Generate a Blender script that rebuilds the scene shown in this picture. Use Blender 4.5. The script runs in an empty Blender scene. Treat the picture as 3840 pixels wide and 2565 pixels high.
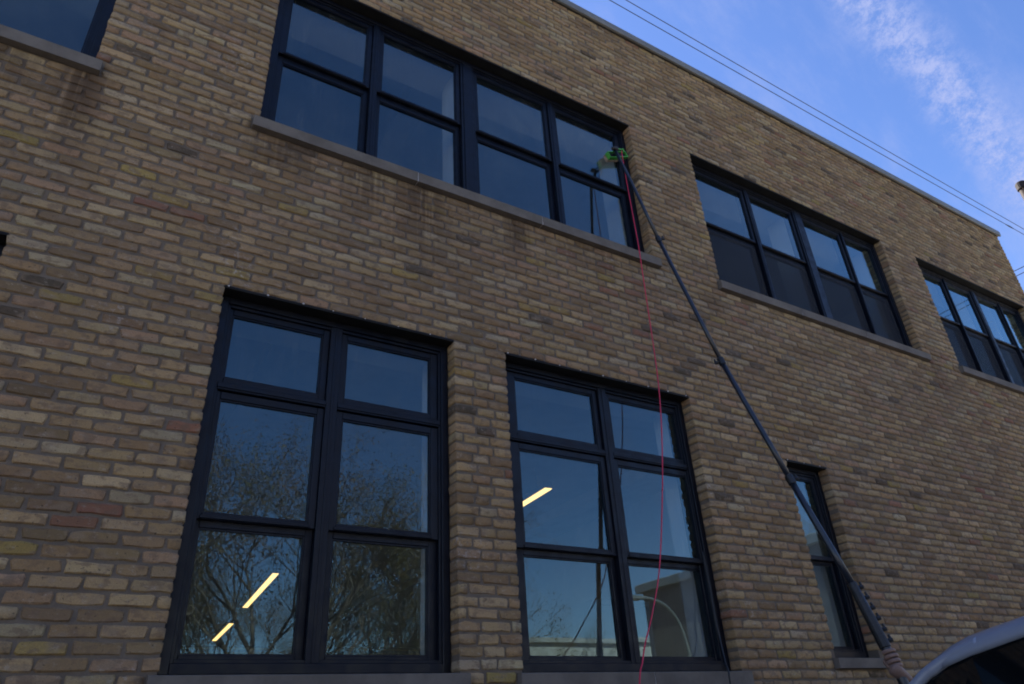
import bpy, bmesh, math, random
import numpy as np
from mathutils import Vector, Matrix
random.seed(7); rng = np.random.default_rng(7)
scene = bpy.context.scene
col = scene.collection
R = math.radians
Z0 = 1.92                 # height of the ground-floor window sills above the ground
CO = 0.0677               # height of one brick course

# ------------------------------------------------------------------ camera
cd = bpy.data.cameras.new('camera'); cam = bpy.data.objects.new('camera', cd); col.objects.link(cam)
FW = Vector((0.4728002, 0.73176379, 0.4908989)); RT = Vector((0.8550305, -0.51567267, -0.05481375)); UP = Vector((-0.21303243, -0.44564948, 0.8694905))
M = Matrix((RT, UP, -FW)).transposed().to_4x4(); M.translation = Vector((0, -3.8253, -0.36695 + Z0))
cam.matrix_world = M
cd.sensor_width = 36; cd.lens = 36 * 2676.11 / 3840; cd.clip_start = 0.05; cd.clip_end = 3000
scene.camera = cam

# ------------------------------------------------------------------ sky, sun, exposure
SUN_AZ, SUN_EL = R(-8), R(42)                # azimuth from +y (behind the building) towards +x
world = bpy.data.worlds.new('World'); scene.world = world; world.use_nodes = True
nt = world.node_tree; nt.nodes.clear()
def wn(t, **k):
    n = nt.nodes.new(t)
    for a, b in k.items(): setattr(n, a, b)
    return n
sky = wn('ShaderNodeTexSky', sky_type='NISHITA', sun_disc=False, sun_elevation=SUN_EL, sun_rotation=SUN_AZ, altitude=200, air_density=1.0, dust_density=0.3, ozone_density=3.2)
tc = wn('ShaderNodeTexCoord')
hs = wn('ShaderNodeHueSaturation'); hs.inputs['Saturation'].default_value = 1.13; hs.inputs['Hue'].default_value = .512; nt.links.new(sky.outputs[0], hs.inputs['Color'])
# high thin cirrus: one drawn-out streak along a great circle, and faint veils
a_, b_ = Vector((0.668, 0.215, 0.713)).normalized(), Vector((0.824, 0.205, 0.528)).normalized()
nn = a_.cross(b_).normalized(); along = (b_ - a_).normalized()
def wmath(op, a, b=None):
    n = wn('ShaderNodeMath', operation=op)
    for i, v in enumerate((a, b)):
        if v is None: continue
        if isinstance(v, (int, float)): n.inputs[i].default_value = v
        else: nt.links.new(v, n.inputs[i])
    return n.outputs[0]
def wdot(v):
    n = wn('ShaderNodeVectorMath', operation='DOT_PRODUCT'); nt.links.new(tc.outputs['Generated'], n.inputs[0]); n.inputs[1].default_value = v
    return n.outputs['Value']
def wnoise(scale, detail, rough, sc=(1, 1, 1), rot=(0, 0, 0)):
    m = wn('ShaderNodeMapping'); nt.links.new(tc.outputs['Generated'], m.inputs[0]); m.inputs['Scale'].default_value = sc; m.inputs['Rotation'].default_value = rot
    n = wn('ShaderNodeTexNoise'); nt.links.new(m.outputs[0], n.inputs['Vector']); n.inputs['Scale'].default_value = scale; n.inputs['Detail'].default_value = detail; n.inputs['Roughness'].default_value = rough
    return n.outputs['Fac']
def wrange(v, a, b, c=0, d=1):
    n = wn('ShaderNodeMapRange', interpolation_type='SMOOTHSTEP'); nt.links.new(v, n.inputs[0])
    for i, x in enumerate((a, b, c, d)): n.inputs[i + 1].default_value = x
    return n.outputs[0]
warp = wmath('MULTIPLY', wmath('SUBTRACT', wnoise(9, 6, .65), .5), .055)
dist = wmath('ABSOLUTE', wmath('ADD', wdot(nn), warp))
streak = wmath('MULTIPLY', wrange(dist, .046, .0), wrange(wnoise(38, 10, .80, (1.6, 1, 1.0)), .36, .66))
front = wrange(wdot((0.79, 0.21, 0.58)), .60, .90)
streak = wmath('MULTIPLY', streak, front)
veil = wmath('MULTIPLY', wrange(wnoise(5, 9, .68, (1, 2.2, 1), (0, R(38), R(12))), .42, .8), .42)
cl = wmath('ADD', wmath('MULTIPLY', streak, .95), veil)
cl = wmath('MINIMUM', cl, .9)
mix = wn('ShaderNodeMix', data_type='RGBA'); nt.links.new(cl, mix.inputs['Factor']); nt.links.new(hs.outputs[0], mix.inputs['A'])
mix.inputs['B'].default_value = (1.75, 2.05, 3.45, 1)
bg = wn('ShaderNodeBackground'); nt.links.new(mix.outputs['Result'], bg.inputs[0]); bg.inputs[1].default_value = 0.10
wo = wn('ShaderNodeOutputWorld'); nt.links.new(bg.outputs[0], wo.inputs[0])
sd = bpy.data.lights.new('sun', 'SUN'); sd.energy = 4.5; sd.angle = R(.53); sd.color = (1, .93, .83)
sun = bpy.data.objects.new('sun', sd); col.objects.link(sun)
sdir = Vector((math.sin(SUN_AZ) * math.cos(SUN_EL), math.cos(SUN_AZ) * math.cos(SUN_EL), math.sin(SUN_EL)))
sun.rotation_euler = sdir.to_track_quat('Z', 'Y').to_euler(); sun.location = sdir * 60
vs = scene.view_settings; vs.view_transform = 'Standard'; vs.look = 'None'; vs.exposure = 1.42; vs.gamma = 1; vs.use_curve_mapping = False
scene.render.engine = 'CYCLES'
scene.cycles.filter_width = 1.9; scene.cycles.use_denoising = True; scene.cycles.max_bounces = 8; scene.cycles.transparent_max_bounces = 16
scene.cycles.caustics_reflective = False; scene.cycles.caustics_refractive = False

# ------------------------------------------------------------------ helpers
class NT:
    """short hand for building a material's nodes"""
    def __init__(s, name, rough=.6, spec=.5, metal=0.):
        s.m = bpy.data.materials.new(name); s.m.use_nodes = True; s.t = s.m.node_tree
        s.b = s.t.nodes['Principled BSDF']; s.out = s.t.nodes['Material Output']
        s.b.inputs['Roughness'].default_value = rough; s.b.inputs['Specular IOR Level'].default_value = spec; s.b.inputs['Metallic'].default_value = metal
        s._pos = None
    def n(s, typ, **k):
        x = s.t.nodes.new(typ)
        for a, b in k.items(): setattr(x, a, b)
        return x
    def put(s, v, sock):
        if isinstance(v, (int, float)): sock.default_value = v
        elif isinstance(v, (tuple, list)): sock.default_value = tuple(v) + ((1,) if len(v) == 3 and len(sock.default_value) == 4 else ())
        else: s.t.links.new(v, sock)
    def pos(s):
        if s._pos is None: s._pos = s.n('ShaderNodeNewGeometry').outputs['Position']
        return s._pos
    def xyz(s):
        x = s.n('ShaderNodeSeparateXYZ'); s.t.links.new(s.pos(), x.inputs[0]); return x.outputs
    def map(s, sc=(1, 1, 1), loc=(0, 0, 0), src=None):
        m = s.n('ShaderNodeMapping'); s.t.links.new(src or s.pos(), m.inputs[0]); m.inputs['Scale'].default_value = sc; m.inputs['Location'].default_value = loc
        return m.outputs[0]
    def noise(s, scale, detail=3, rough=.55, vec=None, color=False):
        x = s.n('ShaderNodeTexNoise'); s.t.links.new(vec if vec is not None else s.pos(), x.inputs['Vector'])
        x.inputs['Scale'].default_value = scale; x.inputs['Detail'].default_value = detail; x.inputs['Roughness'].default_value = rough
        return x.outputs['Color' if color else 'Fac']
    def math(s, op, a, b=None, c=None):
        x = s.n('ShaderNodeMath', operation=op)
        for i, v in enumerate((a, b, c)):
            if v is not None: s.put(v, x.inputs[i])
        return x.outputs[0]
    def rng(s, v, a, b, c=0., d=1.):
        x = s.n('ShaderNodeMapRange', interpolation_type='SMOOTHSTEP'); s.t.links.new(v, x.inputs[0])
        for i, q in enumerate((a, b, c, d)): x.inputs[i + 1].default_value = q
        return x.outputs[0]
    def mix(s, f, a, b, mode='MIX'):
        x = s.n('ShaderNodeMix', data_type='RGBA', blend_type=mode)
        s.put(f, x.inputs['Factor']); s.put(a, x.inputs['A']); s.put(b, x.inputs['B']); return x.outputs['Result']
    def color(s, v): s.put(v, s.b.inputs['Base Color'])
    def bump(s, h, strength=.3, dist=.002):
        x = s.n('ShaderNodeBump'); x.inputs['Strength'].default_value = strength; x.inputs['Distance'].default_value = dist
        s.t.links.new(h, x.inputs['Height']); s.t.links.new(x.outputs[0], s.b.inputs['Normal']); return x.outputs[0]
def simple(name, c, rough=.6, spec=.5, metal=0., vary=.15, scale=4., bump=0.):
    m = NT(name, rough, spec, metal)
    f = m.noise(scale, 5, .6)
    m.color(m.mix(m.rng(f, .3, .7), tuple(x * (1 - vary) for x in c), tuple(min(1, x * (1 + vary)) for x in c)))
    if bump: m.bump(m.noise(scale * 12, 4, .6), bump, .003)
    return m.m

def meshobj(name, verts, faces, mat, parent=None, smooth=False, loc=None):
    me = bpy.data.meshes.new(name); me.from_pydata([tuple(v) for v in verts], [], faces); me.update()
    if mat: me.materials.append(mat)
    if smooth: me.polygons.foreach_set('use_smooth', [True] * len(me.polygons))
    o = bpy.data.objects.new(name, me); col.objects.link(o)
    if parent: o.parent = parent
    if loc: o.location = loc
    return o
class MB:
    """collects simple solids and links them as one mesh object"""
    def __init__(s): s.v = []; s.f = []
    def add(s, v, f):
        n = len(s.v); s.v += [tuple(q) for q in v]; s.f += [tuple(i + n for i in q) for q in f]; return s
    def box(s, x0, x1, y0, y1, z0, z1, b=0.):
        """box; b cuts its four long front (-y side) and back edges a little"""
        if b <= 0:
            v = [(x, y, z) for z in (z0, z1) for y in (y0, y1) for x in (x0, x1)]
            return s.add(v, [(0, 1, 5, 4), (1, 3, 7, 5), (3, 2, 6, 7), (2, 0, 4, 6), (4, 5, 7, 6), (2, 3, 1, 0)])
        bm = bmesh.new(); bmesh.ops.create_cube(bm, size=1)
        for q in bm.verts: q.co = Vector(((x0 + x1) / 2 + q.co.x * (x1 - x0), (y0 + y1) / 2 + q.co.y * (y1 - y0), (z0 + z1) / 2 + q.co.z * (z1 - z0)))
        bmesh.ops.bevel(bm, geom=bm.edges[:], offset=b, segments=1, affect='EDGES')
        return s.bm(bm)
    def bm(s, bm):
        bm.verts.index_update(); s.add([q.co[:] for q in bm.verts], [[q.index for q in f.verts] for f in bm.faces]); bm.free(); return s
    def tube(s, pts, rad, n=10, cap=True):
        pts = [Vector(p) for p in pts]
        if isinstance(rad, (int, float)): rad = [rad] * len(pts)
        base = len(s.v); ref = None
        for i, p in enumerate(pts):
            d = (pts[min(i + 1, len(pts) - 1)] - pts[max(i - 1, 0)]).normalized()
            if ref is None: ref = d.orthogonal().normalized()
            ref = (ref - d * ref.dot(d)).normalized(); w = d.cross(ref)
            for k in range(n):
                a = 2 * math.pi * k / n; s.v.append(tuple(p + (ref * math.cos(a) + w * math.sin(a)) * rad[i]))
        for i in range(len(pts) - 1):
            for k in range(n):
                a = base + i * n + k; b = base + i * n + (k + 1) % n; s.f.append((a, b, b + n, a + n))
        if cap:
            s.f.append(tuple(base + k for k in reversed(range(n)))); s.f.append(tuple(base + (len(pts) - 1) * n + k for k in range(n)))
        return s
    def build(s, name, mat, parent=None, smooth=False): return meshobj(name, s.v, s.f, mat, parent, smooth)
def empty(name, loc, label, cat, group=None):
    o = bpy.data.objects.new(name, None); col.objects.link(o); o.location = loc; o.empty_display_size = .2
    tag(o, label, cat, group); return o
def tag(o, label, cat, group=None):
    o['label'] = label; o['category'] = cat
    if group: o['group'] = group
    return o
def struct(o): o['kind'] = 'structure'; return o
bpy.context.view_layer.update()
def local(o):
    """children were modelled in world coordinates: keep them there under an Empty that stands elsewhere"""
    bpy.context.view_layer.update()
    inv = o.matrix_world.inverted()
    for c in o.children: c.matrix_parent_inverse = inv

# ------------------------------------------------------------------ materials
def brick_material(name, from_object):
    m = NT(name, .9, .18)
    if from_object: base = m.n('ShaderNodeObjectInfo').outputs['Color']
    else: base = m.n('ShaderNodeAttribute', attribute_name='tone').outputs['Color']
    x, y, z = m.xyz()
    c = base
    blotch = m.noise(14, 4, .6, m.map((1, 1, 1.6)))
    c = m.mix(m.rng(blotch, .50, .62, 0, .62), c, (.165, .104, .064))                 # darker fired patches
    pink = m.noise(9, 3, .5, m.map((1, 1, 2.2), (3, 1, 7)))
    c = m.mix(m.rng(pink, .52, .64, 0, .55), c, (.265, .188, .120))
    pale = m.noise(22, 6, .7, m.map((1, 1, 1.7), (9, 2, 4)))
    c = m.mix(m.rng(pale, .55, .70, 0, .60), c, (.415, .345, .260))                      # lime bloom
    salt = m.math('MULTIPLY', m.rng(m.noise(2.3, 3, .6, m.map((1, 1, 1), (4, 8, 1))), .55, .72), m.rng(m.noise(34, 5, .7), .50, .66))
    c = m.mix(m.math('MULTIPLY', salt, .6), c, (.50, .46, .42))                          # efflorescence
    grain = m.noise(170, 4, .65)
    c = m.mix(m.rng(grain, .3, .7, .35, 0), c, (.09, .07, .052))
    pit = m.noise(75, 2, .5, m.map((1, 1, 1), (5, 5, 5)))
    c = m.mix(m.rng(pit, .66, .72, 0, .75), c, (.05, .04, .032))                       # pits
    c = weather(m, c, x, z)
    m.color(c)
    h = m.math('ADD', m.math('MULTIPLY', m.noise(60, 5, .65), .8), m.math('MULTIPLY', grain, .35))
    h = m.math('SUBTRACT', h, m.rng(pit, .62, .72, 0, .5))
    m.bump(h, .75, .0035)
    return m.m
def weather(m, c, x, z):
    """water stains that run down from the sills and the ends of the stone, soot high on the wall"""
    runs = m.noise(1, 5, .7, m.map((13, 1, .55)))
    tot = None
    for (cx, w, top, ln, amt) in ((-.52, .13, 3.38, 1.0, 1.0), (-1.0, .35, 3.38, .6, .7), (.75, .30, 3.38, .5, .75), (1.30, .22, 3.38, .6, .8), (1.75, .24, 3.38, .95, 1.0), (2.58, .15, 3.38, .6, .95), (3.35, .35, 3.38, .45, .55), (4.75, .12, 3.3, .7, .35), (8.55, .12, 3.38, .8, .5), (2.2, 1.7, 3.38, .35, .32)):
        dx = m.math('DIVIDE', m.math('SUBTRACT', x, cx), w)
        g = m.math('POWER', 2.718, m.math('MULTIPLY', m.math('MULTIPLY', dx, dx), -1))
        v = m.math('MULTIPLY', m.rng(z, Z0 + top - ln, Z0 + top - .05), m.math('LESS_THAN', z, Z0 + top + .02))
        g = m.math('MULTIPLY', m.math('MULTIPLY', g, v), amt)
        tot = g if tot is None else m.math('MAXIMUM', tot, g)
    f = m.math('MULTIPLY', tot, m.rng(runs, .33, .54))
    c = m.mix(m.math('MULTIPLY', f, .85), c, (.060, .036, .021))
    big = m.noise(.55, 4, .6)
    return m.mix(m.rng(big, .35, .7, .0, .22), c, (.13, .10, .08))
M_brick_one = brick_material('brick_single', True)
M_brick = brick_material('brick_mass', False)
def mortar_material():
    m = NT('mortar', .95, .1); x, y, z = m.xyz()
    c = m.mix(m.rng(m.noise(7, 4, .6), .3, .7), (.128, .102, .077), (.178, .143, .108))
    c = m.mix(m.rng(m.noise(90, 3, .6), .35, .7, .35, 0), c, (.10, .08, .065))
    m.color(weather(m, c, x, z)); m.bump(m.noise(130, 4, .6), .6, .003); return m.m
M_mortar = mortar_material()
def frame_material():
    m = NT('dark_blue_black_paint', .42, .28)
    c = m.mix(m.rng(m.noise(3, 4, .6), .3, .7), (.0011, .0021, .0062), (.0020, .0034, .0088))
    dust = m.noise(30, 5, .7, m.map((1, 1, .25)))
    m.color(m.mix(m.rng(dust, .55, .85, 0, .05), c, (.05, .055, .07)))
    m.put(m.rng(m.noise(12, 3, .5), .3, .7, .32, .55), m.b.inputs['Roughness']); return m.m
M_frame = frame_material()
M_steel = simple('painted_steel_lintel', (.011, .010, .009), .6, .25, 0, .3, 9, .15)
def glass_material(name, dust, k):
    m = NT(name); m.t.nodes.remove(m.b)
    fr = m.n('ShaderNodeFresnel'); fr.inputs['IOR'].default_value = 1.52
    geo = m.n('ShaderNodeNewGeometry')
    outside = m.math('SUBTRACT', 1, geo.outputs['Backfacing'])
    wav = m.n('ShaderNodeBump'); wav.inputs['Strength'].default_value = .10; wav.inputs['Distance'].default_value = .0008
    m.t.links.new(m.noise(2.6, 2, .4), wav.inputs['Height'])
    gl = m.n('ShaderNodeBsdfGlossy'); gl.inputs['Roughness'].default_value = .0; gl.inputs['Color'].default_value = (.66, .95, 1, 1); m.t.links.new(wav.outputs[0], gl.inputs['Normal'])
    tr = m.n('ShaderNodeBsdfTransparent'); tr.inputs['Color'].default_value = (.88, .92, .94, 1)
    df = m.n('ShaderNodeBsdfDiffuse'); df.inputs['Color'].default_value = (.42, .42, .40, 1)
    st = m.noise(1, 6, .7, m.map((38, 1, 2.2)))
    bl = m.noise(3.2, 4, .6)
    dm = m.math('MULTIPLY', m.math('MULTIPLY', m.rng(st, .40, .75), m.rng(bl, .25, .7)), dust)
    dm = m.math('ADD', dm, dust * .18)
    s1 = m.n('ShaderNodeMixShader'); m.put(dm, s1.inputs[0]); m.t.links.new(tr.outputs[0], s1.inputs[1]); m.t.links.new(df.outputs[0], s1.inputs[2])
    fac = m.math('MULTIPLY', m.math('MINIMUM', m.math('MULTIPLY', fr.outputs[0], k), 1), outside)
    s2 = m.n('ShaderNodeMixShader'); m.put(fac, s2.inputs[0]); m.t.links.new(s1.outputs[0], s2.inputs[1]); m.t.links.new(gl.outputs[0], s2.inputs[2])
    m.t.links.new(s2.outputs[0], m.out.inputs[0]); return m.m
M_glass = glass_material('window_glass', .03, 2.15)
M_glass_dusty = glass_material('dusty_window_glass', .045, 2.2)
def screen_material():
    m = NT('insect_screen_mesh'); m.t.nodes.remove(m.b)
    tr = m.n('ShaderNodeBsdfTransparent'); tr.inputs['Color'].default_value = (1, 1, 1, 1)
    df = m.n('ShaderNodeBsdfDiffuse'); df.inputs['Color'].default_value = (.040, .043, .050, 1)
    s1 = m.n('ShaderNodeMixShader'); s1.inputs[0].default_value = .48
    m.t.links.new(tr.outputs[0], s1.inputs[1]); m.t.links.new(df.outputs[0], s1.inputs[2]); m.t.links.new(s1.outputs[0], m.out.inputs[0]); return m.m
M_screen = screen_material()
def stone_material():
    m = NT('limestone_sill', .85, .2); x, y, z = m.xyz()
    c = m.mix(m.rng(m.noise(5, 5, .65), .3, .7), (.112, .096, .080), (.165, .142, .118))
    c = m.mix(m.rng(m.noise(1, 5, .7, m.map((22, 1, 3))), .48, .75, 0, .5), c, (.13, .11, .10))
    m.color(c); m.bump(m.noise(120, 4, .6), .3, .002); return m.m
M_stone = stone_material()
M_joint = simple('pale_sealant', (.55, .52, .50), .8, .2, 0, .2, 40)
def coping_material():
    m = NT('coping_metal', .5, .5, .0)
    c = m.mix(m.rng(m.noise(2, 5, .65, m.map((1, 1, 6))), .3, .7), (.12, .115, .10), (.18, .172, .15))
    m.color(c); return m.m
M_coping = coping_material()
M_drywall = simple('white_painted_plaster', (.44, .44, .43), .9, .2, 0, .05, 3)
M_ceil = simple('ceiling_paint', (.38, .39, .40), .95, .1, 0, .1, 1.5)
M_inwall = simple('interior_wall_paint', (.46, .46, .45), .95, .1, 0, .1, 1.0)
M_infloor = simple('carpet', (.07, .07, .075), 1, .1, 0, .3, 20)
M_roof = simple('roof_felt', (.08, .08, .08), .95, .1, 0, .3, 3)
M_found = simple('concrete_base', (.30, .285, .265), .9, .2, 0, .2, 3, .3)

# ------------------------------------------------------------------ ground
def ground():
    m = NT('pale_bounce_yard', .92, .25)  # out-of-view yard, pale warm tone chosen to bounce light onto wall and soffits
    c = m.mix(m.rng(m.noise(.35, 6, .6), .3, .7), (.235, .205, .165), (.31, .275, .225))
    c = m.mix(m.rng(m.noise(140, 3, .6), .55, .75, 0, .5), c, (.16, .145, .12))
    m.color(c); m.bump(m.noise(160, 3, .6), .5, .006)
    S = 700
    struct(meshobj('ground', [(-S, -S, 0), (S, -S, 0), (S, S, 0), (-S, S, 0)], [(0, 1, 2, 3)], m.m))
ground()

# ------------------------------------------------------------------ the brick building
building = empty('brick_building', (0, 0, 0), 'two-storey tan brick building with dark framed windows', 'building')
XL, XR = -6.0, 12.4065
ZTOP = Z0 + 99 * CO
zUs, zUh = Z0 + 3.490, Z0 + 77 * CO
# name: x0, x1, z sill, z head, sill bottom, panes in x, rows in z
def shift(cols, x0, x1, y0, y1): return [(y0 + (a - x0) / (x1 - x0) * (y1 - y0), y0 + (b - x0) / (x1 - x0) * (y1 - y0)) for a, b in cols]
U2c = [(5.10, 5.85), (5.99, 6.70), (6.94, 7.63), (7.75, 8.30)]
Urow = [(Z0 + 4.40, Z0 + 5.10), (Z0 + 3.675, Z0 + 4.305)]
Lrow = [(Z0 + 1.565, Z0 + 1.985), (Z0 + .775, Z0 + 1.428), (Z0 + .092, Z0 + .705)]
WIN = [
  dict(k='U', x0=.516, x1=4.095, z0=zUs, z1=zUh, sb=Z0 + 50 * CO, cols=[(.63, 1.28), (1.42, 2.12), (2.34, 3.085), (3.225, 3.975)], rows=Urow, label='long upper window with four bays, one being washed', dust=1, screen=0),
  dict(k='U', x0=4.9605, x1=8.40, z0=zUs, z1=zUh, sb=Z0 + 50 * CO, cols=U2c, rows=Urow, label='long upper window right of the one being washed', dust=0, screen=1),
  dict(k='U', x0=9.2027, x1=12.123, z0=zUs, z1=zUh, sb=Z0 + 50 * CO, cols=shift(U2c, 4.9605, 8.40, 9.2027, 12.123), rows=Urow, label='long upper window next to the far corner', dust=0, screen=1),
  dict(k='U', x0=-3.94, x1=-.495, z0=zUs, z1=zUh, sb=Z0 + 50 * CO, cols=shift(U2c, 4.9605, 8.40, -3.94, -.495), rows=Urow, label='upper window cut off at the top left', dust=0, screen=0),
  dict(k='L', x0=.476, x1=1.994, z0=Z0, z1=Z0 + 31 * CO, sb=Z0 - 2 * CO, cols=[(.565, 1.122), (1.28, 1.876)], rows=Lrow, label='tall ground-floor window reflecting autumn trees', dust=0, screen=0),
  dict(k='L', x0=2.4127, x1=4.205, z0=Z0, z1=Z0 + 31 * CO, sb=Z0 - 2 * CO, cols=[(2.553, 3.27), (3.43, 4.13)], rows=Lrow, label='tall ground-floor window behind the red hose', dust=0, screen=0),
  dict(k='L', x0=-2.25, x1=-.605, z0=Z0, z1=Z0 + 31 * CO, sb=Z0 - 2 * CO, cols=[(-2.14, -1.49), (-1.34, -.72)], rows=Lrow, label='tall ground-floor window at the left edge', dust=0, screen=0),
  dict(k='S', x0=5.271, x1=5.8243, z0=Z0 + .0878, z1=Z0 + 25 * CO, sb=Z0, cols=[(5.375, 5.725)], rows=[(Z0 + .895, Z0 + 1.585), (Z0 + .175, Z0 + .84)], label='narrow single window behind the pole', dust=0, screen=0),
]
SILL_OUT = .055
# --- mortar body of the wall with its openings
def wall_body():
    e = .007
    ops = [(w['x0'] - e, w['x1'] + e, w['sb'] - .0, w['z1'] + .002) for w in WIN]
    xs = sorted({XL, XR} | {o[0] for o in ops} | {o[1] for o in ops}); zs = sorted({0., ZTOP} | {o[2] for o in ops} | {o[3] for o in ops})
    def solid(i, j):
        if i < 0 or j < 0 or i >= len(xs) - 1 or j >= len(zs) - 1: return False
        cx, cz = (xs[i] + xs[i + 1]) / 2, (zs[j] + zs[j + 1]) / 2
        return not any(o[0] < cx < o[1] and o[2] < cz < o[3] for o in ops)
    m = MB(); y0, y1 = .009, .46
    for i in range(len(xs) - 1):
        for j in range(len(zs) - 1):
            if not solid(i, j): continue
            a, b, c, d = xs[i], xs[i + 1], zs[j], zs[j + 1]
            m.add([(a, y0, c), (b, y0, c), (b, y0, d), (a, y0, d)], [(0, 1, 2, 3)]); m.add([(a, y1, c), (b, y1, c), (b, y1, d), (a, y1, d)], [(3, 2, 1, 0)])
            if not solid(i - 1, j): m.add([(a, y0, c), (a, y1, c), (a, y1, d), (a, y0, d)], [(3, 2, 1, 0)])
            if not solid(i + 1, j): m.add([(b, y0, c), (b, y1, c), (b, y1, d), (b, y0, d)], [(0, 1, 2, 3)])
            if not solid(i, j - 1): m.add([(a, y0, c), (b, y0, c), (b, y1, c), (a, y1, c)], [(3, 2, 1, 0)])
            if not solid(i, j + 1): m.add([(a, y0, d), (b, y0, d), (b, y1, d), (a, y1, d)], [(0, 1, 2, 3)])
    return m.build('wall', M_mortar, building)
wall = wall_body()

# --- bricks: list of (x0, x1, course)
PITCH = .2045; JOINT = .0125; HB = CO - .0135
def brick_list():
    out = []
    for i in range(-14, 99):
        z0, z1 = Z0 + i * CO, Z0 + (i + 1) * CO; zc = (z0 + z1) / 2
        ex = []
        for w in WIN:
            if w['z0'] - .045 < zc < w['z1']: ex.append((w['x0'], w['x1'], True))
            if z1 > w['sb'] + .01 and z0 < w['z0'] - .012: ex.append((w['x0'] - SILL_OUT, w['x1'] + SILL_OUT, False))
        ex.sort(); segs = []; x = XL
        for a, b, _ in ex:
            if a > x: segs.append((x, a))
            x = max(x, b)
        segs.append((x, XR))
        ph = (i % 2) * PITCH / 2 + random.uniform(-.012, .012)
        for a, b in segs:
            js = [a]
            k = math.floor((a - ph) / PITCH)
            while True:
                k += 1; j = ph + k * PITCH + random.uniform(-.007, .007)
                if j >= b - .058: break
                if j > a + .058: js.append(j)
            js.append(b)
            for p, q in zip(js, js[1:]):
                l = p if p == a else p + JOINT / 2; r = q if q == b else q - JOINT / 2
                if r - l > .23:
                    mid = (l + r) / 2 + random.uniform(-.02, .02); out.append((l, mid - JOINT / 2, i)); out.append((mid + JOINT / 2, r, i))
                else: out.append((l, r, i))
    return out
bricks = brick_list()
L0_ = .203
def brick_template():
    """36 vertices: back ring, front outer ring, proud face ring"""
    l, h = L0_ / 2, HB / 2
    P = [(-l + .006, -h), (-.35 * l, -h), (.33 * l, -h), (l - .006, -h), (l, -h + .009), (l, h - .009), (l - .006, h), (.3 * l, h), (-.36 * l, h), (-l + .006, h), (-l, h - .009), (-l, -h + .009)]
    P = np.array(P); P += rng.normal(0, 1, P.shape) * np.array([.0032, .0024])
    if rng.random() < .45:                                   # a knocked-off corner
        k = rng.choice([0, 3, 6, 9]); amt = rng.uniform(.25, .9)
        P[k] *= np.array([1 - .09 * amt, 1 - .35 * amt]); P[(k + (1 if k in (3, 9) else -1)) % 12] *= np.array([1 - .05 * amt, 1 - .2 * amt])
    ins = P.copy(); ins[:, 0] *= (1 - .0065 / l); ins[:, 1] *= (1 - .0058 / h)
    ins += rng.normal(0, .0011, ins.shape)
    v = np.zeros((36, 3)); v[:12, [0, 2]] = P; v[:12, 1] = .1; v[12:24, [0, 2]] = P; v[12:24, 1] = .0075 + rng.normal(0, .0008, 12)
    tilt = rng.normal(0, .0012, 2)
    v[24:, [0, 2]] = ins; v[24:, 1] = .0005 + ins[:, 0] / l * tilt[0] + ins[:, 1] / h * tilt[1] + rng.normal(0, .0006, 12)
    return v
FACES = [(a, (a + 1) % 12, 12 + (a + 1) % 12, 12 + a) for a in range(12)] + [(12 + a, 12 + (a + 1) % 12, 24 + (a + 1) % 12, 24 + a) for a in range(12)] + [tuple(range(24, 36))]
TPL = [brick_template() for _ in range(28)]
TONES = [((.470, .310, .185), 30), ((.545, .375, .230), 22), ((.385, .245, .145), 18), ((.480, .300, .205), 12), ((.590, .430, .285), 10), ((.460, .320, .130), 2.0), ((.315, .205, .130), 8), ((.125, .090, .068), 1.6), ((.370, .175, .125), 1.6), ((.530, .405, .295), 7)]
tw = np.array([t[1] for t in TONES]); tw = tw / tw.sum(); tcol = np.array([t[0] for t in TONES])
B = np.array([(a, b, i) for a, b, i in bricks])
nb = len(B)
tone = tcol[rng.choice(len(TONES), nb, p=tw)] * rng.normal(1, .10, (nb, 1)).clip(.72, 1.3) * rng.normal(1, .018, (nb, 3))
tone = (tone * np.array([.69, .682, .542])).clip(.03, .7)
cx = (B[:, 0] + B[:, 1]) / 2; cz = Z0 + (B[:, 2] + .5) * CO + rng.normal(0, .0012, nb); ln = B[:, 1] - B[:, 0]
yo = rng.normal(0, .0016, nb)                       # bricks stand a little in or out
ti = rng.integers(0, len(TPL), nb); flip = rng.random(nb) < .5
# which 300 show largest from the street
cl_ = np.array(M.translation)
def proj(x, z):
    d = np.stack([x - cl_[0], np.zeros_like(x) - cl_[1], z - cl_[2]], -1); zz = d @ np.array(FW)
    return np.stack([(d @ np.array(RT)) / zz, (d @ np.array(UP)) / zz, zz], -1)
p0 = proj(B[:, 0], cz); p1 = proj(B[:, 1], cz); q0 = proj(cx, cz - HB / 2); q1 = proj(cx, cz + HB / 2); pc = proj(cx, cz)
area = np.abs((p1[:, 0] - p0[:, 0]) * (q1[:, 1] - q0[:, 1]) - (p1[:, 1] - p0[:, 1]) * (q1[:, 0] - q0[:, 0]))
hx, hy = 1920 / 2676.11, 1282.5 / 2676.11
area[(np.abs(pc[:, 0]) > hx * .995) | (np.abs(pc[:, 1]) > hy * .99) | (pc[:, 2] < 0)] = 0
single = set(np.argsort(-area)[:300].tolist())
tmesh = []
for t in TPL:
    me = bpy.data.meshes.new('brick'); me.from_pydata([tuple(v) for v in t], [], FACES); me.materials.append(M_brick_one); tmesh.append(me)
for k in sorted(single):
    o = bpy.data.objects.new('brick', tmesh[ti[k]]); col.objects.link(o); o.parent = wall
    o.location = (cx[k], yo[k], cz[k]); o.scale = (ln[k] / L0_, 1, 1); o.rotation_euler = (0, math.pi if False else 0, 0)
    o.color = (*tone[k], 1)
rest = np.array([k for k in range(nb) if k not in single])
T = np.stack(TPL)[ti[rest]].copy()
T[:, :, 0] *= (ln[rest] / L0_)[:, None]
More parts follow.
